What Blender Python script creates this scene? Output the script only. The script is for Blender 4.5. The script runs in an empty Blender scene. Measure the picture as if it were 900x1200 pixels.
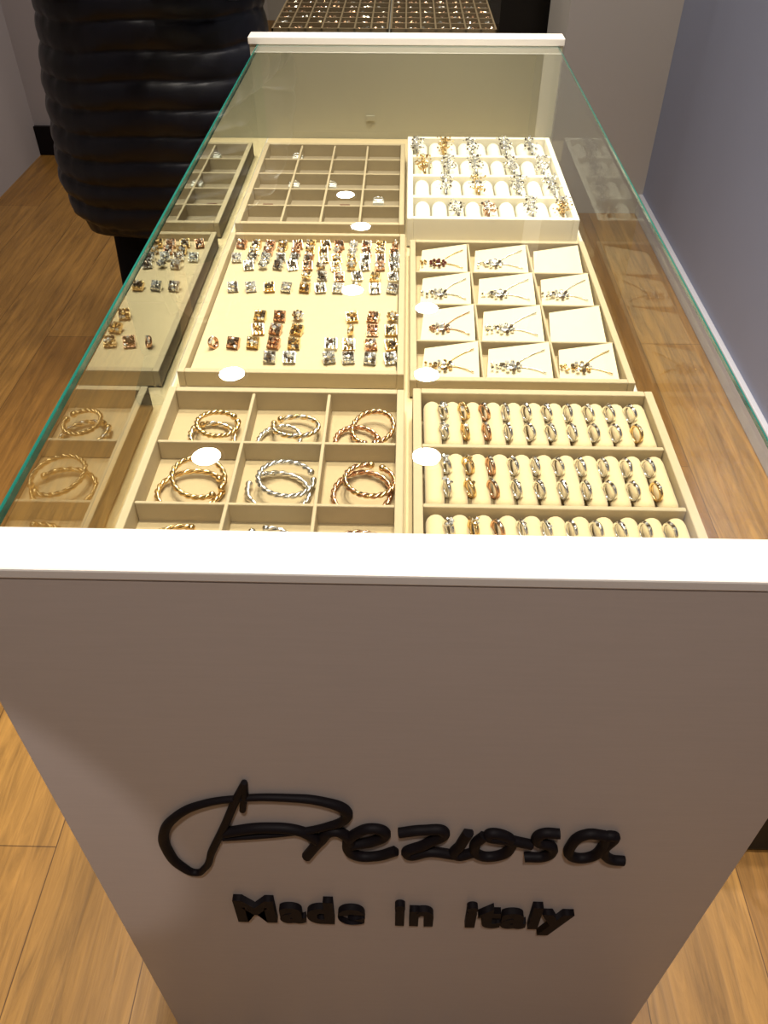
import bpy, bmesh, math, random
from mathutils import Vector, Matrix
random.seed(7)
scene=bpy.context.scene
COL=scene.collection

# ---------------------------------------------------------------- materials
def new_mat(name):
    m=bpy.data.materials.new(name); m.use_nodes=True
    nt=m.node_tree; return m,nt,nt.nodes['Principled BSDF']
def simple(name,col,rough=0.5,metal=0.0,noise=0.0,nscale=20,bump=0.0,bscale=200,spec=0.5,sheen=0,stretch=None):
    m,nt,b=new_mat(name)
    b.inputs['Base Color'].default_value=(*col,1); b.inputs['Roughness'].default_value=rough
    b.inputs['Metallic'].default_value=metal; b.inputs['Specular IOR Level'].default_value=spec
    tc=nt.nodes.new('ShaderNodeTexCoord'); src=tc.outputs['Object']
    if stretch:
        mp=nt.nodes.new('ShaderNodeMapping'); mp.inputs['Scale'].default_value=stretch
        nt.links.new(src,mp.inputs['Vector']); src=mp.outputs[0]
    if sheen: b.inputs['Sheen Weight'].default_value=sheen
    if noise>0:
        n=nt.nodes.new('ShaderNodeTexNoise'); n.inputs['Scale'].default_value=nscale; n.inputs['Detail'].default_value=5
        nt.links.new(src,n.inputs['Vector'])
        mx=nt.nodes.new('ShaderNodeMix'); mx.data_type='RGBA'
        mx.inputs['A'].default_value=(*[c*(1-noise) for c in col],1); mx.inputs['B'].default_value=(*[min(1,c*(1+noise)) for c in col],1)
        nt.links.new(n.outputs['Fac'],mx.inputs['Factor']); nt.links.new(mx.outputs['Result'],b.inputs['Base Color'])
    if bump>0:
        n=nt.nodes.new('ShaderNodeTexNoise'); n.inputs['Scale'].default_value=bscale; n.inputs['Detail'].default_value=3
        nt.links.new(src,n.inputs['Vector'])
        bp=nt.nodes.new('ShaderNodeBump'); bp.inputs['Strength'].default_value=bump; bp.inputs['Distance'].default_value=0.002
        nt.links.new(n.outputs['Fac'],bp.inputs['Height']); nt.links.new(bp.outputs['Normal'],b.inputs['Normal'])
    return m
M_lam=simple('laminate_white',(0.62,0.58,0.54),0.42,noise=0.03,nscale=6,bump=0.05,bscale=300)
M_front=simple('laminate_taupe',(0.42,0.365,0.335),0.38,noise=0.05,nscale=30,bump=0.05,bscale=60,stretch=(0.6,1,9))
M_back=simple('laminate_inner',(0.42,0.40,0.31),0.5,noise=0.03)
M_cream=simple('tray_cream_fabric',(0.63,0.51,0.30),0.85,noise=0.06,nscale=60,bump=0.25,bscale=900,sheen=0.2)
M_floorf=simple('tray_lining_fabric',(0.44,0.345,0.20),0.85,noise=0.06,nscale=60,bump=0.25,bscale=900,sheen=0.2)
M_pad=simple('earring_pad_fabric',(0.56,0.46,0.28),0.85,noise=0.06,nscale=60,bump=0.25,bscale=900,sheen=0.2)
M_card=simple('necklace_card',(0.70,0.61,0.42),0.8,noise=0.03,nscale=60)
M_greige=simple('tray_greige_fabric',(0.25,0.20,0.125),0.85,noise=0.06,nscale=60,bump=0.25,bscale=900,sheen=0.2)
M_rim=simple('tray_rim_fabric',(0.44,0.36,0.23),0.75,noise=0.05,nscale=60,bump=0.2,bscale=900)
M_white=simple('white_velvet',(0.86,0.82,0.70),0.8,noise=0.03,bump=0.15,bscale=900)
M_silver=simple('polished_silver',(0.86,0.85,0.82),0.20,1.0)
M_gold=simple('polished_gold',(0.84,0.62,0.31),0.22,1.0)
M_rose=simple('rose_gold',(0.68,0.42,0.27),0.24,1.0)
M_gem=simple('crystal_stone',(0.94,0.95,0.95),0.15,0.75,spec=1.0)
M_garnet=simple('garnet_stone',(0.12,0.03,0.025),0.08,0.2,spec=1.0)
M_smoke=simple('smoky_stone',(0.16,0.12,0.09),0.1,0.6,spec=1.0)
M_black=simple('black_acrylic',(0.006,0.004,0.005),0.6,spec=0.15)
M_coat=simple('black_puffer_nylon',(0.004,0.004,0.007),0.38,bump=0.4,bscale=30,spec=0.3)
M_trou=simple('black_trouser_cloth',(0.006,0.006,0.008),0.9,bump=0.3,bscale=300,spec=0.1)
M_shoe=simple('black_leather',(0.010,0.009,0.008),0.45,spec=0.3)
M_skin=simple('skin',(0.62,0.40,0.30),0.5,noise=0.05)
M_hair=simple('dark_hair',(0.04,0.025,0.015),0.5,bump=0.5,bscale=80)
M_wallL=simple('wall_paint_greige',(0.40,0.37,0.39),0.8,noise=0.02,nscale=2)
M_wallR=simple('wall_paint_blue_grey',(0.27,0.30,0.42),0.75,noise=0.03,nscale=2)
M_wallB=simple('wall_paint_warm_white',(0.54,0.51,0.47),0.8,noise=0.02,nscale=2)
M_ceil=simple('ceiling_paint',(0.22,0.21,0.20),0.9,noise=0.02,nscale=2)
M_base=simple('baseboard_paint',(0.55,0.55,0.60),0.5,noise=0.02)
M_edge=simple('glass_cut_edge_green',(0.01,0.11,0.09),0.15)
M_tag=simple('paper_tag',(0.80,0.80,0.74),0.7)
M_trim=simple('lamp_trim_white',(0.8,0.8,0.8),0.4)
M_brown=simple('tray_brown_fabric',(0.11,0.06,0.03),0.8,noise=0.1)
M_brown2=simple('tray_brown_rim',(0.22,0.155,0.085),0.8,noise=0.1)

def glass_mat(name,k,tint):
    """thin sheet of glass: Schlick reflectance, same from both sides"""
    m=bpy.data.materials.new(name); m.use_nodes=True; nt=m.node_tree; nt.nodes.clear()
    o=nt.nodes.new('ShaderNodeOutputMaterial'); mx=nt.nodes.new('ShaderNodeMixShader')
    t=nt.nodes.new('ShaderNodeBsdfTransparent'); t.inputs['Color'].default_value=(*tint,1)
    g=nt.nodes.new('ShaderNodeBsdfGlossy'); g.inputs['Roughness'].default_value=0.0; g.inputs['Color'].default_value=(0.95,1,0.97,1)
    lw=nt.nodes.new('ShaderNodeLayerWeight'); lw.inputs['Blend'].default_value=0.5
    p=nt.nodes.new('ShaderNodeMath'); p.operation='POWER'; p.inputs[1].default_value=5
    q=nt.nodes.new('ShaderNodeMath'); q.operation='MULTIPLY_ADD'; q.inputs[1].default_value=0.95*k; q.inputs[2].default_value=0.05*k
    nt.links.new(lw.outputs['Facing'],p.inputs[0]); nt.links.new(p.outputs[0],q.inputs[0])
    nt.links.new(q.outputs[0],mx.inputs[0]); nt.links.new(t.outputs[0],mx.inputs[1]); nt.links.new(g.outputs[0],mx.inputs[2])
    nt.links.new(mx.outputs[0],o.inputs[0]); return m
M_glass=glass_mat('float_glass',1.6,(0.96,0.97,0.92))
M_pane=glass_mat('float_glass_side',2.0,(0.95,0.97,0.94))
M_pane2=glass_mat('weak_reflection_glass_side',0.22,(0.97,0.98,0.96))  # mirror reflection turned down so the floor shows clear through this pane

def wood_mat():
    m,nt,b=new_mat('oak_planks'); N=nt.nodes; L=nt.links
    tc=N.new('ShaderNodeTexCoord')
    mp=N.new('ShaderNodeMapping'); mp.inputs['Rotation'].default_value=(0,0,math.radians(90)); L.new(tc.outputs['Object'],mp.inputs['Vector'])
    br=N.new('ShaderNodeTexBrick'); br.inputs['Scale'].default_value=1.0; br.inputs['Brick Width'].default_value=2.1; br.inputs['Row Height'].default_value=0.24
    br.inputs['Mortar Size'].default_value=0.0012; br.offset=0.37
    br.inputs['Color1'].default_value=(0.27,0.132,0.028,1); br.inputs['Color2'].default_value=(0.41,0.225,0.058,1); br.inputs['Mortar'].default_value=(0.12,0.055,0.012,1)
    L.new(mp.outputs[0],br.inputs['Vector'])
    m2=N.new('ShaderNodeMapping'); m2.inputs['Scale'].default_value=(12,0.8,1); L.new(tc.outputs['Object'],m2.inputs['Vector'])
    n=N.new('ShaderNodeTexNoise'); n.inputs['Scale'].default_value=3; n.inputs['Detail'].default_value=9; n.inputs['Roughness'].default_value=0.68; n.inputs['Distortion'].default_value=0.9
    L.new(m2.outputs[0],n.inputs['Vector'])
    r=N.new('ShaderNodeValToRGB'); r.color_ramp.elements[0].position=0.3; r.color_ramp.elements[0].color=(0.42,0.38,0.32,1); r.color_ramp.elements[1].position=0.7; r.color_ramp.elements[1].color=(1.2,1.15,1.05,1)
    L.new(n.outputs['Fac'],r.inputs['Fac'])
    mx=N.new('ShaderNodeMix'); mx.data_type='RGBA'; mx.blend_type='MULTIPLY'; mx.inputs['Factor'].default_value=0.9
    L.new(br.outputs['Color'],mx.inputs['A']); L.new(r.outputs['Color'],mx.inputs['B']); L.new(mx.outputs['Result'],b.inputs['Base Color'])
    b.inputs['Roughness'].default_value=0.42
    bp=N.new('ShaderNodeBump'); bp.inputs['Strength'].default_value=0.15; bp.inputs['Distance'].default_value=0.003
    L.new(n.outputs['Fac'],bp.inputs['Height']); L.new(bp.outputs['Normal'],b.inputs['Normal'])
    return m
M_wood=wood_mat()

# ---------------------------------------------------------------- mesh helpers
def obj_from_bm(name,bm,mats,parent=None,smooth=False,bevel=0):
    me=bpy.data.meshes.new(name); bm.to_mesh(me); bm.free()
    for m in mats: me.materials.append(m)
    o=bpy.data.objects.new(name,me); COL.objects.link(o)
    if smooth:
        for p in me.polygons: p.use_smooth=True
    if bevel:
        b=o.modifiers.new('bevel','BEVEL'); b.width=bevel; b.segments=2; b.limit_method='ANGLE'
    if parent: o.parent=parent
    return o
def box(bm,x0,x1,y0,y1,z0,z1,mi=0,M=None):
    vs=[]
    for z in (z0,z1):
        for y in (y0,y1):
            for x in (x0,x1):
                v=Vector((x,y,z)); vs.append(bm.verts.new(M@v if M else v))
    for f in ((0,2,3,1),(4,5,7,6),(0,1,5,4),(2,6,7,3),(0,4,6,2),(1,3,7,5)):
        fa=bm.faces.new([vs[i] for i in f]); fa.material_index=mi
def box_obj(name,x0,x1,y0,y1,z0,z1,mat,parent=None,bevel=0):
    bm=bmesh.new(); box(bm,x0,x1,y0,y1,z0,z1); return obj_from_bm(name,bm,[mat],parent,bevel=bevel)
def tube(bm,pts,rad,seg=8,closed=False,mi=0,cap=True):
    n=len(pts); rings=[]
    pts=[Vector(p) for p in pts]
    up=None
    for i,p in enumerate(pts):
        if closed: t=(pts[(i+1)%n]-pts[(i-1)%n])
        else: t=(pts[min(i+1,n-1)]-pts[max(i-1,0)])
        if t.length<1e-9: t=Vector((0,0,1))
        t.normalize()
        if up is None:
            up=Vector((0,0,1)) if abs(t.z)<0.9 else Vector((1,0,0))
        a=(up-t*up.dot(t))
        if a.length<1e-6: a=t.orthogonal()
        a.normalize(); b=t.cross(a); up=a
        r=rad(i/(n-1)) if callable(rad) else rad
        if isinstance(r,(int,float)): r=(r,r)
        rings.append([bm.verts.new(p+a*math.cos(2*math.pi*k/seg)*r[0]+b*math.sin(2*math.pi*k/seg)*r[1]) for k in range(seg)])
    for i in range(n if closed else n-1):
        A=rings[i];B=rings[(i+1)%n]
        for k in range(seg):
            f=bm.faces.new((A[k],A[(k+1)%seg],B[(k+1)%seg],B[k])); f.material_index=mi; f.smooth=True
    if not closed and cap:
        f=bm.faces.new(rings[0][::-1]); f.material_index=mi
        f=bm.faces.new(rings[-1]); f.material_index=mi
def sphere(bm,c,r,mi=0,sc=(1,1,1),u=10,v=7,M=None):
    T=Matrix.Translation(c)@(M if M else Matrix.Identity(4))@Matrix.Diagonal((r*sc[0],r*sc[1],r*sc[2],1))
    res=bmesh.ops.create_uvsphere(bm,u_segments=u,v_segments=v,radius=1,matrix=T)
    for ve in res['verts']:
        for f in ve.link_faces: f.material_index=mi; f.smooth=True
def gem(bm,c,r,mi):
    T=Matrix.Translation(c)@Matrix.Rotation(random.random()*3,4,(random.random(),random.random(),1))@Matrix.Diagonal((r,r,r,1))
    res=bmesh.ops.create_icosphere(bm,subdivisions=1,radius=1,matrix=T)
    for ve in res['verts']:
        for f in ve.link_faces: f.material_index=mi
def torus(bm,c,R,r,axis,mi=0,seg=20,ms=7):
    ax=Vector(axis).normalized(); a=ax.orthogonal().normalized(); b=ax.cross(a); c=Vector(c)
    rings=[]
    for i in range(seg):
        t=2*math.pi*i/seg; d=a*math.cos(t)+b*math.sin(t)
        rings.append([bm.verts.new(c+d*(R+r*math.cos(2*math.pi*k/ms))+ax*(1.5*r*math.sin(2*math.pi*k/ms))) for k in range(ms)])
    for i in range(seg):
        A=rings[i];B=rings[(i+1)%seg]
        for k in range(ms):
            f=bm.faces.new((A[k],A[(k+1)%ms],B[(k+1)%ms],B[k])); f.material_index=mi; f.smooth=True
def empty(name,loc=(0,0,0)):
    e=bpy.data.objects.new(name,None); COL.objects.link(e); e.empty_display_size=0.1; e.location=loc; return e
METALS=[M_silver,M_gold,M_rose,M_gem,M_garnet,M_smoke]

# all lengths below are in units of 0.8 m; the whole scene is scaled to metres at the end
# ---------------------------------------------------------------- room
CZ=3.12; F=-0.25
box_obj('floor',-2.27,1.32,-1.9,8.6,F-0.1,F,M_wood)
box_obj('ceiling',-2.27,1.32,-1.9,8.6,CZ,CZ+0.1,M_ceil)
box_obj('wall_left',-2.27,-2.17,-1.9,8.6,F,CZ,M_wallL)
box_obj('wall_right',1.22,1.32,-1.9,8.6,F,CZ,M_wallR)
box_obj('wall_back',-2.17,1.22,8.5,8.6,F,CZ,M_wallB)
box_obj('wall_front',-2.17,1.22,-1.9,-1.8,F,CZ,M_wallB)
box_obj('wall_pier_right',0.724,1.22,4.175,4.76,F,CZ,M_wallB)
box_obj('wall_pier_left',-2.17,-1.1,4.98,5.4,F,CZ,M_wallL)
box_obj('baseboard_left',-2.169,-1.1,4.955,4.982,F,F+0.16,M_black)
box_obj('baseboard_right',1.198,1.221,-1.8,4.175,F,F+0.10,M_base,bevel=0.004)

# ---------------------------------------------------------------- display counter
XL,XR=-0.365,0.372
YF,YB=0.500,2.24
ZG=0.95; ZS=0.73
ctr=empty('display_counter')
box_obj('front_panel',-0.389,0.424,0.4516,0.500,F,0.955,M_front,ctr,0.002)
box_obj('front_cap',-0.391,0.426,0.4500,0.501,0.955,0.967,M_lam,ctr,0.002)
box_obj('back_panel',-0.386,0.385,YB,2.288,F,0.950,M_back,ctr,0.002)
box_obj('back_cap',-0.388,0.387,YB-0.004,2.290,0.950,0.967,M_lam,ctr,0.002)
box_obj('cabinet_body',XL,XR,0.5,YB,F,ZS,M_lam,ctr)
box_obj('shelf_lining',XL+0.006,XR-0.006,0.502,YB-0.002,ZS-0.001,ZS+0.001,M_cream,ctr)
bm=bmesh.new()
vs=[bm.verts.new(p) for p in ((XL,YF,ZG),(XR,YF,ZG),(XR,YB,ZG),(XL,YB,ZG))]; bm.faces.new(vs)
obj_from_bm('glass_top',bm,[M_glass],ctr)
for nm,x,m in (('glass_side_left',XL+0.004,M_pane),('glass_side_right',XR-0.004,M_pane2)):
    bm=bmesh.new()
    vs=[bm.verts.new(p) for p in ((x,YF,ZS),(x,YB,ZS),(x,YB,ZG-0.008),(x,YF,ZG-0.008))]; bm.faces.new(vs)
    obj_from_bm(nm,bm,[m],ctr)
bm=bmesh.new()
box(bm,XL-0.0015,XL+0.002,YF,YB,ZG-0.009,ZG)
box(bm,XR-0.001,XR+0.001,YF,YB,ZG-0.005,ZG)
box(bm,XL,XR,YB-0.003,YB-0.001,ZG-0.004,ZG)
obj_from_bm('glass_edges',bm,[M_edge],ctr)
box_obj('price_plate',-0.100,-0.078,YB-0.004,YB,0.776,0.788,M_back,ctr)

# ---------------------------------------------------------------- trays
def tray(name,x0,x1,y0,y1,zt,xs,ys,mats,t=0.011,z0=ZS+0.0012,dt=0.004,drop=0.003):
    bm=bmesh.new()
    box(bm,x0,x1,y0,y1,z0,z0+0.005,0)
    box(bm,x0,x0+t,y0,y1,z0,zt,1); box(bm,x1-t,x1,y0,y1,z0,zt,1)
    box(bm,x0+t,x1-t,y0,y0+t,z0,zt,1); box(bm,x0+t,x1-t,y1-t,y1,z0,zt,1)
    for x in xs: box(bm,x-dt/2,x+dt/2,y0+t,y1-t,z0+0.004,zt-drop,1)
    for y in ys: box(bm,x0+t,x1-t,y-dt/2,y+dt/2,z0+0.004,zt-drop-0.0005,1)
    return obj_from_bm(name,bm,mats,bevel=0.0015)
zf=ZS+0.006
# back-left : compartment tray with a few tags
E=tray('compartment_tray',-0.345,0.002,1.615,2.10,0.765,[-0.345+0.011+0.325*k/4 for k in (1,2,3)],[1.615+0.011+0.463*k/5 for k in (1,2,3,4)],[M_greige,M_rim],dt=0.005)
bm=bmesh.new()
for (cx,cy) in ((-0.25,1.86),(-0.165,1.86),(-0.055,1.77),(-0.26,2.04)):
    box(bm,cx-0.012,cx+0.012,cy-0.012,cy+0.012,zf,zf+0.016,0)
    tube(bm,[(cx+0.012*math.cos(a/10*6.28),cy+0.012*math.sin(a/10*6.28),zf+0.020) for a in range(10)],0.0012,6,True,1)
for (cx,cy) in ((-0.30,1.77),(-0.22,1.67),(-0.14,1.67),(-0.05,1.67),(-0.13,1.77),(-0.30,1.67)):
    box(bm,cx-0.010,cx+0.012,cy-0.004,cy+0.004,zf,zf+0.006,2)
obj_from_bm('price_tags',bm,[M_tag,M_silver,M_garnet],E,bevel=0.0006)
# mid-left : stud earring tray
E=tray('earring_tray',-0.347,0.005,1.065,1.578,0.762,[],[],[M_cream,M_rim])
box_obj('pad',-0.335,-0.007,1.077,1.566,zf,0.748,M_pad,E,0.003)
bm=bmesh.new()
def stud(cx,cy,mi,s=0.0085,z=0.748):
    # jewelled stud standing on a post, leaning towards the counter front
    s*=0.82; kind=random.random()
    T=Matrix.Translation((cx+random.uniform(-.0015,.0015),cy+random.uniform(-.0015,.0015),z+s*0.9))@Matrix.Rotation(random.uniform(-.3,.3),4,'Z')@Matrix.Rotation(random.uniform(.35,.8),4,'X')
    h=s*0.55; b=s*0.15
    box(bm,-b,b,-b,b,-s*1.4,-h,mi,T)
    def pick():
        r=random.random()
        return mi if r<.5 else (5 if r<.74 else 3)
    if kind<.65:      # square pave cushion
        box(bm,-s,s,-s,s,-h,h*.35,mi,T)
        for i in (-1,0,1):
            for j in (-1,0,1):
                gem(bm,T@Vector((i*s*.62,j*s*.62,h*(.75 if i or j else 1.2))),s*(.34 if i or j else .46),pick())
    elif kind<.85:    # round cluster
        sphere(bm,T@Vector((0,0,-h*.1)),s*.85,mi,(1,1,.7),10,6)
        for k in range(8): gem(bm,T@Vector((math.cos(k*.785)*s*.8,math.sin(k*.785)*s*.8,h*.5)),s*.30,pick())
        gem(bm,T@Vector((0,0,h)),s*.5,3)
    else:             # small huggie hoop
        ax=(T.to_3x3()@Vector((random.choice((-1,1)),0,.35)))
        torus(bm,T@Vector((0,0,0)),s*.85,s*.26,ax,mi,16,6)
        for k in range(3): gem(bm,T@Vector(((k-1)*s*.1,(k-1)*s*.5,s*.95)),s*.26,3)
cols=[-0.307,-0.275,-0.242,-0.21,-0.177,-0.147,-0.115,-0.084,-0.05,-0.017]
for ri,y in enumerate((1.535,1.505,1.475,1.443)):
    for k in range(12):
        x=-0.318+k*0.0275
        if ri in (0,1): mi=[2,1,2,1,2,1,1,2,0,2,1,2][k]
        else: mi=[0,0,0,0,0,2,1,1,1,0,2,0][k]
        if ri in (1,3) and k<1: continue
        stud(x,y,mi,0.0112)
for k in range(4,10): stud(cols[k],1.40,[0,0,0,0,1,0,2,0,1,0][k],0.0112)
for k,x in enumerate(cols): stud(x,1.355,[0,0,1,0,1,0,0,1,0,0][k],0.0116)
for y,ks in ((1.25,(2,3,4,7,8,9)),(1.205,(2,3,4,7,8,9)),(1.16,(0,1,2,3,4,6,7,8,9)),(1.118,(3,4,6,7,8,9))):
    for k in ks: stud(cols[k],y,{0:2,1:2,2:1,3:2,4:1,6:0,7:1,8:2,9:1}[k] if y>1.14 else 0,0.0120)
obj_from_bm('stud_earrings',bm,METALS,E)
# mid-right : necklace tray
x0,x1,y0,y1=0.014,0.356,1.045,1.545
xs=[0.128,0.243]; ys=[1.168,1.291,1.414]
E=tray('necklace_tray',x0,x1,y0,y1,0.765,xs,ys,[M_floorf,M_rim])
ex=[x0+0.011]+xs+[x1-0.011]; ey=[y0+0.011]+ys+[y1-0.011]
bmc=bmesh.new(); bmn=bmesh.new()
present={(0,3):4,(1,3):0,(2,3):None,(0,2):0,(1,2):0,(2,2):0,(0,1):2,(1,1):0,(2,1):None,(0,0):1,(1,0):0,(2,0):1}
for i in range(3):
    for j in range(4):
        ax,bx,ay,by=ex[i]+0.004,ex[i+1]-0.003,ey[j]+0.003,ey[j+1]-0.004
        w=bx-ax; h=by-ay
        zz={(0,0):0.740,(1,0):0.746,(0,1):0.752,(1,1):0.763}
        cor=[(ax+w*0.01,ay,0,0),(bx-w*0.02,ay+0.002,1,0),(bx,by,1,1),(ax+w*0.10,by-0.006,0,1)]
        top=[bmc.verts.new((cx_,cy_,zz[(a,b)])) for cx_,cy_,a,b in cor]
        bot=[bmc.verts.new((v.co.x,v.co.y,zf)) for v in top]
        bmc.faces.new(top)
        for k in range(4): bmc.faces.new((top[k],bot[k],bot[(k+1)%4],top[(k+1)%4]))
        def zc(u,v): return (1-u)*(1-v)*0.740+u*(1-v)*0.746+(1-u)*v*0.752+u*v*0.763
        def P(u,v,dz=0.001): return Vector((ax+w*(u*0.9+0.08),ay+h*v,zc(u,v)+dz+0.001))
        mi=present[(i,j)]
        if mi is None: continue
        met={4:1,0:0,2:2,1:1}[mi]
        pu,pv=0.36,0.45
        for (eu,ev) in ((0.93,0.80),(0.90,0.28)):
            tube(bmn,[P(pu+(eu-pu)*s/6,pv+(ev-pv)*s/6+0.05*math.sin(s/6*3.14),0.0016) for s in range(7)],0.0010,5,mi=met)
        c=P(pu,pv,0.003)
        sphere(bmn,c,0.010,met,(1,0.8,0.25),10,6)
        for k in range(9):
            a=k/9*6.283; q=c+Vector((math.cos(a)*0.014,math.sin(a)*0.012,0.001))
            gem(bmn,q,0.0038,4 if mi==4 else ((3,5,met)[k%3]))
        gem(bmn,c+Vector((0,0,.003)),0.0052,4 if mi==4 else 3)
        for k in range(6):
            q=c+Vector((random.uniform(-.032,-.012),random.uniform(-.008,.010),0.0)); gem(bmn,q,0.003,met)
obj_from_bm('cards',bmc,[M_card],E)
obj_from_bm('necklaces',bmn,METALS,E)
# front-left : bracelet tray
x0,x1,y0,y1=-0.345,0.006,0.508,1.012
xs=[-0.217,-0.105]; ys=[0.632,0.757,0.884]
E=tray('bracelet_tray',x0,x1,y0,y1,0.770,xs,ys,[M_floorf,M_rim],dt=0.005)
bm=bmesh.new()
def bracelet(c,R,mi,tilt=(0,0),rot=0,gap=0.5,turns=11,mi2=None):
    T=Matrix.Translation(c)@Matrix.Rotation(rot,4,'Z')@Matrix.Rotation(tilt[0],4,'X')@Matrix.Rotation(tilt[1],4,'Y')
    n=150
    for s in (0,1):
        pts=[]
        for i in range(n+1):
            t=gap/2+(2*math.pi-gap)*i/n; ph=turns*t+s*math.pi; h=0.0016
            rr=R+h*math.cos(ph)
            pts.append(T@Vector((rr*math.cos(t),0.88*rr*math.sin(t),h*math.sin(ph))))
        tube(bm,pts,0.0025,7,mi=mi if s==0 or mi2 is None else mi2)
    for t in (gap/2,2*math.pi-gap/2):
        sphere(bm,T@Vector((R*math.cos(t),0.88*R*math.sin(t),0)),0.0052,mi,(1,1,1),10,7)
zb=zf+0.008
cx=[-0.275,-0.158,-0.047]
for i,(m1,m2) in enumerate(((1,1),(0,1),(2,2))):
    x=cx[i]; y=0.935
    if i==0:
        bracelet((x+0.006,y-0.010,zb),0.034,m1,(0.05,0.0),2.4,mi2=0); bracelet((x+0.012,y+0.006,zb+0.010),0.030,m2,(0.12,0.12),0.6)
    else:
        bracelet((x-0.014,y-0.018,zb),0.034,m1,(0.05,0.0),(4.6,5.2)[i-1],gap=2.6); bracelet((x+0.008,y+0.004,zb+0.009),0.034,m2,(0.12,0.12),0.6+2*i,mi2=0 if i==1 else 1)
for i,(m1,m2) in enumerate(((1,1),(0,0),(2,1))):
    x=cx[i]+0.002; y=0.812
    bracelet((x-0.004,y-0.006,zb),0.043,m1,(0.04,0.0),0.3+i*2.2,gap=0.7)
    bracelet((x+0.006,y+0.008,zb+0.011),0.037,m2,(0.1,0.14),5.6+i,mi2=2 if i==2 else None)
for i in range(3):
    bracelet((cx[i],0.695,zb),0.042,(1,0,2)[i],(0.04,0),1+i)
    bracelet((cx[i],0.570,zb),0.042,(0,1,2)[i],(0.04,0),2+i)
obj_from_bm('twisted_bracelets',bm,METALS,E)
# front-right : ring tray
def capsule(bm,x,ya,yb,z,r,mi=0,seg=14):
    prof=[]; K=5
    for k in range(K+1):
        a=math.pi/2*k/K; prof.append((ya+r-r*math.cos(a),max(r*math.sin(a),r*0.05)))
    for k in range(K+1):
        a=math.pi/2*(1-k/K); prof.append((yb-r+r*math.cos(a),max(r*math.sin(a),r*0.05)))
    rings=[]
    for (y,rr) in prof: rings.append([bm.verts.new((x+rr*math.cos(2*math.pi*k/seg),y,z+rr*math.sin(2*math.pi*k/seg))) for k in range(seg)])
    for i in range(len(rings)-1):
        for k in range(seg):
            f=bm.faces.new((rings[i][k],rings[i+1][k],rings[i+1][(k+1)%seg],rings[i][(k+1)%seg])); f.material_index=mi; f.smooth=True
x0,x1,y0,y1=0.018,0.364,0.508,0.992
zt=0.786
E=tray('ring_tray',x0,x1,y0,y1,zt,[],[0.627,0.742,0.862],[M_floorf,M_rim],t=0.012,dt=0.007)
bmr=bmesh.new(); bmg=bmesh.new()
rows=[(0.523,0.621),(0.633,0.736),(0.748,0.856),(0.868,0.976)]
for (a,b) in rows:
    for k in range(11): capsule(bmr,0.046+k*0.0292,a,b,zt-0.019,0.0126)
    for k in range(10):
        x=0.046+0.0146+k*0.0292
        mi=[0,1,2,0,0,0,0,0,0,0][k]; mi2=[0,1,2,0,0,0,0,0,0,1][k]
        for q,y in enumerate((a+0.028,b-0.034)):
            m=mi if q else mi2
            ax=(1,random.uniform(0.3,0.6),random.uniform(-.1,.1))
            torus(bmg,(x,y,zt-0.006),0.0118,0.0019,ax,m,20,6)
            for g in range(4): gem(bmg,(x+random.uniform(-.001,.001)-(g-1.5)*.0012,y+(g-1.5)*0.0035,zt-0.006+0.0130-abs(g-1.5)*0.0008),0.0023,(3,5)[g%2] if k>1 else m)
            if k<2:
                for g in range(6): gem(bmg,(x+random.uniform(-.005,.005),y+random.uniform(-.008,.008),zt+random.uniform(.003,.008)),0.0028,m if g%2 else 3)
obj_from_bm('ring_rolls',bmr,[M_cream],E,smooth=True)
obj_from_bm('rings',bmg,METALS,E)
# back-right : white raised ring display
x0,x1,y0,y1=0.008,0.350,1.582,2.068
zt=0.792
E=tray('white_ring_tray',x0,x1,y0,y1,zt,[],[1.703,1.822,1.944],[M_white,M_white],t=0.012,dt=0.012,drop=0.002)
bmr=bmesh.new(); bmg=bmesh.new()
rws=[(1.596,1.695),(1.711,1.814),(1.830,1.936),(1.952,2.054)]
for (a,b) in rws:
    for k in range(9): capsule(bmr,0.040+k*0.0348,a,b,zt-0.022,0.0160)
def flower_ring(x,y,z,mi,s=1.0):
    torus(bmg,(x,y,z-0.004),0.011,0.002,(1,0.2,0),mi,16,6)
    for k in range(8):
        a=k/8*6.283+random.random()*.4; d=random.uniform(.006,.012)*s
        gem(bmg,(x+d*math.cos(a),y+d*math.sin(a),z+0.010+random.uniform(-.001,.004)),random.uniform(.0022,.0036)*s,(3,5)[k%4==0] if k%2==0 and mi!=1 else mi)
    gem(bmg,(x,y,z+0.014),0.0042*s,3 if mi!=1 else 1)
    for k in range(7):
        a=random.random()*6.28; d=random.uniform(.012,.019)*s
        gem(bmg,(x+d*math.cos(a),y+d*math.sin(a),z+0.010+random.uniform(-.002,.006)),random.uniform(.0016,.0027)*s,mi)
lay={0:[(0.107,0),(0.172,2),(0.258,0),(0.322,1)],1:[(0.09,0),(0.158,1),(0.245,0),(0.315,0)],2:[(0.045,1),(0.10,0),(0.160,0),(0.240,0),(0.310,0)],3:[(0.030,0),(0.095,1),(0.158,0),(0.238,0),(0.298,0)]}
for r,(a,b) in enumerate(rws):
    for (x,mi) in lay[r]:
        for y in (a+0.022,a+0.048,b-0.022):
            if r==0 and y>a+0.06 and x<0.2: continue
            flower_ring(x+random.uniform(-.003,.003),y,zt-0.006,mi if random.random()<.8 else 0,1.0)
obj_from_bm('ring_rolls',bmr,[M_white],E,smooth=True)
obj_from_bm('rings',bmg,METALS,E)

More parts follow.
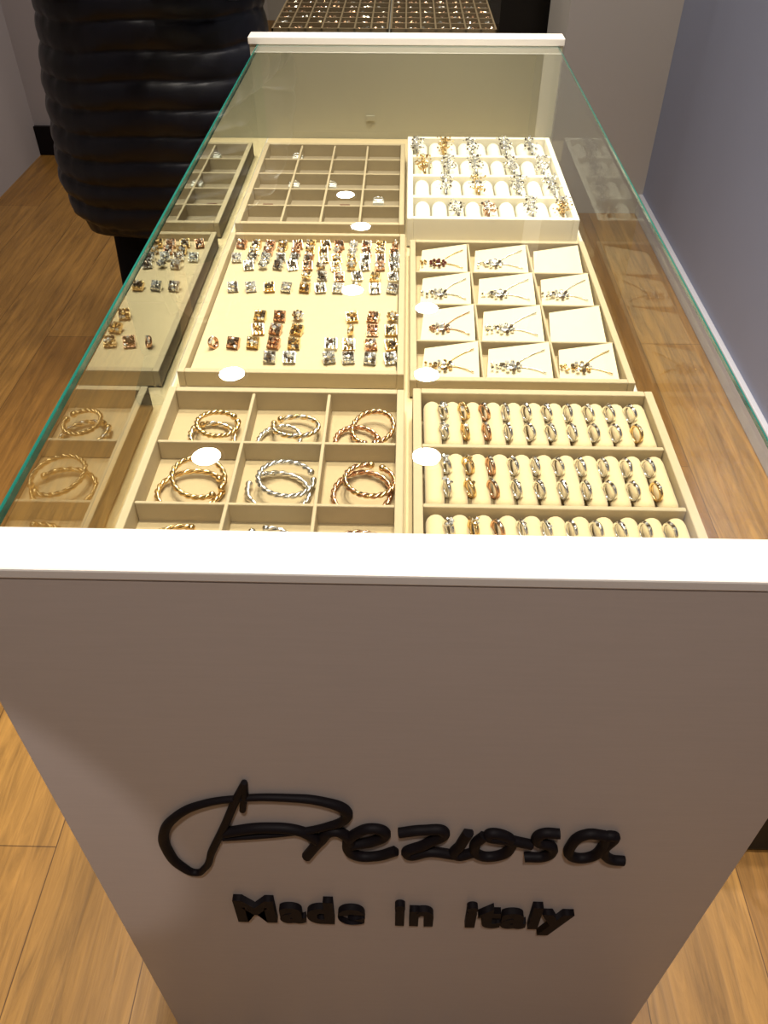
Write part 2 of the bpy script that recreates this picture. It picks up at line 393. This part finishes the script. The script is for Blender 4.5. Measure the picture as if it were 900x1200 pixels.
# ---------------------------------------------------------------- brand lettering
log=empty('brand_lettering')
YP=0.4516
def stroke_obj(name,strokes,r):
    cu=bpy.data.curves.new(name,'CURVE'); cu.dimensions='3D'; cu.bevel_depth=r; cu.bevel_resolution=3; cu.use_fill_caps=True
    for pts in strokes:
        sp=cu.splines.new('BEZIER'); sp.bezier_points.add(len(pts)-1)
        for bp,p in zip(sp.bezier_points,pts):
            bp.co=(p[0],0,p[1]); bp.handle_left_type=bp.handle_right_type='AUTO'; bp.radius=p[2] if len(p)>2 else 1
    o=bpy.data.objects.new(name,cu); COL.objects.link(o); o.parent=log; o.location=(0,YP-0.004,0)
    cu.materials.append(M_black); return o
stroke_obj('script_initial',[[(-.163,.637,.7),(-.178,.595),(-.200,.530),(-.222,.470),(-.239,.420,.9),(-.252,.407,.9),(-.266,.422,1.1),(-.277,.465,1.3),(-.273,.515,1.3),(-.250,.558,1.1),(-.219,.585,.9),(-.174,.601,.8),(-.121,.605,.9),(-.078,.598,1.1),(-.055,.581,1.3),(-.055,.560,1.2),(-.081,.538,.9),(-.123,.522,.8),(-.165,.512,.8),(-.204,.505,.8)],
  [(-.163,.637,.7),(-.166,.610,.8),(-.172,.575,.8)]],0.0050)
stroke_obj('script_letters',[
 [(-.200,.520),(-.150,.534),(-.110,.528),(-.090,.505)],
 [(-.106,.462),(-.085,.507),(-.070,.529),(-.058,.522),(-.050,.500)],
 [(-.050,.495),(-.021,.508),(-.009,.526),(-.021,.538),(-.041,.528),(-.055,.491),(-.045,.468),(-.021,.467),(.004,.483)],
 [(.007,.529),(.034,.537),(.059,.535),(.040,.503),(.018,.474),(.046,.482),(.074,.476)],
 [(.088,.534),(.081,.502),(.077,.475),(.098,.483)],
 [(.108,.528),(.098,.503),(.106,.476),(.127,.476),(.141,.50),(.132,.527),(.112,.530),(.142,.516),(.165,.507)],
 [(.194,.536),(.174,.535),(.170,.517),(.190,.501),(.186,.479),(.160,.474)],
 [(.247,.534),(.225,.536),(.212,.508),(.218,.478),(.239,.479),(.250,.509),(.254,.534),(.252,.498),(.264,.474),(.281,.470)]],0.0066)
def word(txt,xa,xb,zb,h):
    cu=bpy.data.curves.new(txt,'FONT'); cu.body=txt; cu.size=1; cu.extrude=0.06; cu.offset=0.045; cu.space_character=1.12
    o=bpy.data.objects.new('word_'+txt.lower(),cu); COL.objects.link(o); cu.materials.append(M_black)
    bpy.context.view_layer.update(); w=o.dimensions.x; bb=[v[0] for v in o.bound_box]
    sx=(xb-xa)/w
    o.rotation_euler=(math.radians(90),0,0); o.scale=(sx,h,0.08); o.location=(xa-min(bb)*sx,YP-0.004,zb); o.parent=log
word('Made',-.214,-.037,.267,.092); word('in',.004,.057,.267,.092); word('italy',.101,.246,.267,.092)

# ---------------------------------------------------------------- second display counter
c2=empty('glass_display_table')
y0,y1=3.30,4.9
TX=-0.08
box_obj('cabinet_body',TX-0.41,TX+0.41,y0,y1,F,ZS,M_lam,c2)
bm=bmesh.new()
vs=[bm.verts.new(p) for p in ((TX-.41,y0,ZG),(TX+.41,y0,ZG),(TX+.41,y1,ZG),(TX-.41,y1,ZG))]; bm.faces.new(vs)
vs=[bm.verts.new(p) for p in ((TX-.41,y0,ZS),(TX+.41,y0,ZS),(TX+.41,y0,ZG-.003),(TX-.41,y0,ZG-.003))]; bm.faces.new(vs)
obj_from_bm('glass',bm,[M_glass],c2)
bm=bmesh.new()
for (a,b) in ((TX-0.405,TX+.015),(TX+.022,TX+.405)):
    for (c,d) in ((3.315,3.84),(3.85,4.4)):
        z0=ZS
        box(bm,a,b,c,d,z0,z0+0.006,0)
        for x in [a+(b-a-.006)*k/7 for k in range(8)]: box(bm,x,x+0.006,c,d,z0,z0+0.032,1)
        for y in [c+(d-c-.008)*k/6 for k in range(7)]: box(bm,a,b,y,y+0.008,z0,z0+0.0325,1)
        for i in range(7):
            for j in range(6):
                X=a+(b-a)*(i+.5)/7; Y=c+(d-c)*(j+.5)/6
                for q in range(5): gem(bm,(X+random.uniform(-.016,.016),Y+random.uniform(-.025,.025),z0+.018),0.010,random.choice((2,3,2)))
obj_from_bm('jewellery_trays',bm,[M_brown,M_brown2,M_rose,M_silver],c2)
c3=empty('black_storage_cabinet')
box_obj('carcass',0.40,1.15,4.92,5.45,F+0.06,1.35,M_black,c3,0.004)
box_obj('plinth',0.42,1.13,4.94,5.43,F,F+0.06,M_shoe,c3)
box_obj('door_leaf_a',0.405,0.772,4.902,4.92,F+0.08,1.33,M_shoe,c3,0.003); box_obj('door_leaf_b',0.778,1.145,4.902,4.92,F+0.08,1.33,M_shoe,c3,0.003)

# black handbag on floor right of the counter
hb=empty('black_handbag',(0.775,0.80,F))
bm=bmesh.new(); box(bm,-0.13,0.22,0.0,0.19,0.0,0.29)
for v in bm.verts:
    if v.co.z>0.1: v.co.y=0.095+(v.co.y-0.095)*0.45; v.co.x=0.045+(v.co.x-0.045)*0.88
obj_from_bm('body',bm,[M_shoe],hb,bevel=0.015)
bm=bmesh.new()
for yy in (0.065,0.125): tube(bm,[(0.045+0.08*math.cos(a/12*math.pi),yy,0.28+0.14*math.sin(a/12*math.pi)) for a in range(13)],0.007,8)
obj_from_bm('handles',bm,[M_shoe],hb)

# ---------------------------------------------------------------- person in black puffer coat (built in metres, local)
per=empty('person_in_puffer_coat',(-0.735,2.68,F)); per.scale=(1.25,1.25,1.25)
def interp(tbl,z):
    for (a,b) in zip(tbl[:-1],tbl[1:]):
        if a[0]<=z<=b[0]:
            t=(z-a[0])/(b[0]-a[0]); t=t*t*(3-2*t); return [a[i]+(b[i]-a[i])*t for i in range(1,len(a))]
    return list(tbl[-1][1:])
tbl=[(0.47,.250,.175),(0.51,.284,.19),(0.60,.298,.20),(0.80,.284,.205),(0.95,.260,.19),(1.15,.230,.165),(1.32,.228,.150),(1.40,.195,.125),(1.46,.10,.095),(1.52,.085,.085)]
bm=bmesh.new(); rings=[]; seg=120; nz=230
for i in range(nz+1):
    z=0.47+(1.52-0.47)*i/nz
    a,b=interp(tbl,z)
    ring=[]
    for k in range(seg):
        t=2*math.pi*k/seg
        zz=z+0.007*math.sin(2*t+1)+0.004*math.sin(5*t)
        q=(zz-0.44)/0.058
        ph=q%1.0; cell=math.floor(q)
        puff=(0.0105+0.0015*math.sin(cell*2.1+3*t))*(math.sin(math.pi*ph)**0.5)
        pin=(0.2+abs(math.cos(math.pi*ph))**2)
        w=0.006*math.sin(2*t+z*5)+0.0014*math.sin(17*t+3)*pin+0.0011*math.sin(37*t+1.7)*pin
        seam=-0.006*math.exp(-((((t+1.25)%math.pi)/0.05)**2))
        ring.append(bm.verts.new(((a+puff+w+seam)*math.cos(t),(b+puff+w+seam)*math.sin(t),z+(0.012*math.sin(3*t+.6) if i<3 else 0))))
    rings.append(ring)
for i in range(nz):
    for k in range(seg):
        f=bm.faces.new((rings[i][k],rings[i][(k+1)%seg],rings[i+1][(k+1)%seg],rings[i+1][k])); f.smooth=True
bm.faces.new(rings[0][::-1]); bm.faces.new(rings[-1])
def sleeve(pts):
    P=[Vector(p) for p in pts]; out=[]; n=90; L=[0]
    for a,b in zip(P[:-1],P[1:]): L.append(L[-1]+(b-a).length)
    for i in range(n+1):
        s=L[-1]*i/n
        for j in range(len(P)-1):
            if s<=L[j+1]+1e-9:
                t=(s-L[j])/(L[j+1]-L[j])
                p0=P[max(j-1,0)];p1=P[j];p2=P[j+1];p3=P[min(j+2,len(P)-1)]
                out.append(0.5*((2*p1)+(p2-p0)*t+(2*p0-5*p1+4*p2-p3)*t*t+(-p0+3*p1-3*p2+p3)*t**3)); break
    tot=L[-1]
    def rad(u):
        r=0.074-0.026*u; return r+0.010*abs(math.sin(math.pi*u*tot/0.058))**0.5
    tube(bm,out,rad,22)
for s in (-1,1):
    sleeve([(s*.17,0,1.35),(s*.222,0,1.25),(s*.248,.03,1.12),(s*.240,.0,1.05),(s*.20,-.13,1.06),(s*.12,-.25,1.10)])
torus(bm,(0,.01,1.49),0.095,0.035,(0,0.1,1),0,30,12)
obj_from_bm('puffer_coat',bm,[M_coat],per)
# hands : palm, four unequal fingers and a thumb, curled round a phone
bm=bmesh.new()
for s in (-1,1):
    w=Vector((s*.115,-.26,1.105)); pal=Vector((s*.085,-.325,1.125))
    tube(bm,[w,w*.6+pal*.4,pal,pal+Vector((-s*.012,-.02,.006))],lambda u:(0.018+0.006*math.sin(u*3),0.026+0.012*math.sin(min(u*2.2,1.6))),14)
    for k,ln in enumerate((.9,1.0,.95,.78)):
        r0=pal+Vector((-s*.008,-.018,-.028+k*.018))
        tube(bm,[r0,r0+Vector((-s*.018*ln,-.024*ln,.003)),r0+Vector((-s*.042*ln,-.026*ln,.004)),r0+Vector((-s*.058*ln,-.010*ln,.004))],lambda u:0.0085-0.002*u,8)
    t0=pal+Vector((-s*.002,.012,.032))
    tube(bm,[t0,t0+Vector((-s*.022,-.004,.018)),t0+Vector((-s*.046,-.012,.016))],lambda u:0.0105-0.003*u,8)
obj_from_bm('hands',bm,[M_skin],per,smooth=True)
box_obj('phone',-.040,.040,-.352,-.343,1.09,1.16,M_black,per,0.002)
bm=bmesh.new()
LEG=((-0.13,-0.03),(0.08,-0.12))
for dx,dy in LEG:
    hx,hy=dx*0.8,0
    tube(bm,[(hx,hy,0.86),(hx,hy-.01,0.7),(hx+(dx-hx)*.5,(hy+dy)/2,0.47),(dx,dy,0.28),(dx,dy,0.075)],lambda u:0.095-0.032*u,20)
obj_from_bm('trousers',bm,[M_trou],per,smooth=True)
bm=bmesh.new()
for fx,fy in LEG:
    tube(bm,[(fx,fy+.07,0.045),(fx,fy+.03,0.06),(fx,fy-.03,0.062),(fx,fy-.10,0.045),(fx,fy-.17,0.035),(fx,fy-.20,0.028)],lambda u:((0.045-0.02*u,0.042+0.006*math.sin(u*3)) ),16)
    box(bm,fx-.042,fx+.042,fy-.19,fy+.10,0.0,0.02)
obj_from_bm('shoes',bm,[M_shoe],per,bevel=0.004)
bm=bmesh.new()
hc=Vector((0,-.01,1.63))
sphere(bm,hc,0.1,0,(0.76,0.92,1.15),24,18)
sphere(bm,hc+Vector((0,-.03,-.06)),0.06,0,(0.85,0.9,0.85),16,12)
tube(bm,[(0,.01,1.45),(0,0,1.57)],0.056,16)
tube(bm,[hc+Vector((0,-.085,.015)),hc+Vector((0,-.108,-.018)),hc+Vector((0,-.088,-.03))],lambda u:0.008+0.008*u,8)
for s in (-1,1): sphere(bm,hc+Vector((s*.078,.0,-.005)),0.02,0,(0.35,0.7,1.2),10,8)
tube(bm,[hc+Vector((-.022,-.084,-.055)),hc+Vector((0,-.09,-.053)),hc+Vector((.022,-.084,-.055))],0.005,8,mi=1)
for s in (-1,1):
    sphere(bm,hc+Vector((s*.030,-.077,.012)),0.011,2,(1.2,0.6,0.7),10,8)
    sphere(bm,hc+Vector((s*.030,-.084,.012)),0.004,3,(1,0.5,1),8,6)
    tube(bm,[hc+Vector((s*.015,-.086,.03)),hc+Vector((s*.045,-.077,.03))],0.003,6,mi=3)
obj_from_bm('head',bm,[M_skin,M_rose,M_tag,M_hair],per)
bm=bmesh.new()
sphere(bm,hc+Vector((0,.022,.025)),0.105,0,(0.84,0.88,1.10),24,18)
for s in (-1,1): tube(bm,[hc+Vector((s*.06,-.03,.09)),hc+Vector((s*.088,.0,.02)),hc+Vector((s*.085,.02,-.06)),hc+Vector((s*.06,.04,-.12))],lambda u:(0.03-0.008*u,0.022),10)
obj_from_bm('hair',bm,[M_hair],per,smooth=True)

# ---------------------------------------------------------------- lamps
SC=0.8
def lamp(x,y,p,r=0.075,col=(1.0,0.91,0.78),spread=130):
    e=empty('downlight_or_fill',(x,y,CZ))  # real downlights and added fill lamps share this fixture
    bm=bmesh.new(); torus(bm,(0,0,-0.004),r+0.014,0.009,(0,0,1),0,28,8)
    obj_from_bm('trim_ring',bm,[M_trim],e)
    L=bpy.data.lights.new('lamp','AREA'); L.shape='DISK'; L.size=2*r; L.energy=p*SC*SC; L.color=col; L.spread=math.radians(spread)
    o=bpy.data.objects.new('lamp',L); COL.objects.link(o); o.location=(0,0,-0.012); o.parent=e
k=(CZ-0.95+0.5)/2.05
for (x,y) in ((-.772,3.144),(-.777,2.539),(.119,3.159),(.128,3.779),(.11,2.56),(-.377,5.268),(-.263,3.963),(-.255,4.778)): lamp(x*k,y*k,9,spread=150)
for (x,y,p) in ((-.25,1.75,13),(.25,1.75,13),(-.25,1.05,12),(.25,1.05,12)): lamp(x,y,p,spread=85)  # unseen lamps added to light the trays, placed clear of the glass reflection
lamp(-1.5,1.4,3.5); lamp(0.85,2.3,23,col=(1,.93,.86)); lamp(0,-0.45,24,col=(1,.91,.84),spread=110)  # last two are added fill, brightening the right floor and the front panel
# added spot behind-left, invented to throw a pale patch on the front panel
e=empty('added_spot',(-1.3,-1.4,CZ))
bm=bmesh.new(); tube(bm,[(0,0,0),(0,0,-0.04),(0.03,0.05,-0.10),(0.055,0.10,-0.19)],0.04,16)
obj_from_bm('added_spot_housing',bm,[M_trim],e)
L=bpy.data.lights.new('spot','SPOT'); L.energy=120*SC*SC; L.spot_size=math.radians(8.0); L.spot_blend=0.15; L.shadow_soft_size=0.02; L.color=(1,.93,.92)
o=bpy.data.objects.new('spot',L); COL.objects.link(o); o.parent=e; o.location=(0.065,0.125,-0.235)
d=Vector((-0.50,0.45,0.55))-Vector((-1.235,-1.275,CZ-0.235)); o.rotation_euler=d.to_track_quat('-Z','Y').to_euler()

w=bpy.data.worlds.new('world'); scene.world=w; w.use_nodes=True
w.node_tree.nodes['Background'].inputs[0].default_value=(0.5,0.5,0.55,1); w.node_tree.nodes['Background'].inputs[1].default_value=0.2

# ---------------------------------------------------------------- to metres, floor at z = 0
for o in list(scene.objects):
    if o.parent is None:
        o.location=Vector(((o.location.x)*SC,(o.location.y)*SC,(o.location.z-F)*SC)); o.scale=o.scale*SC

# ---------------------------------------------------------------- camera
cd=bpy.data.cameras.new('camera'); cam=bpy.data.objects.new('camera',cd); COL.objects.link(cam)
cd.sensor_fit='VERTICAL'; cd.sensor_height=24; cd.sensor_width=18; cd.lens=19.0; cd.clip_start=0.01
cam.location=(0,0,(1.45-F)*SC); cam.rotation_euler=(math.radians(90-42.516),0,0.0241)
scene.camera=cam
scene.view_settings.view_transform='Standard'
scene.view_settings.exposure=-0.28
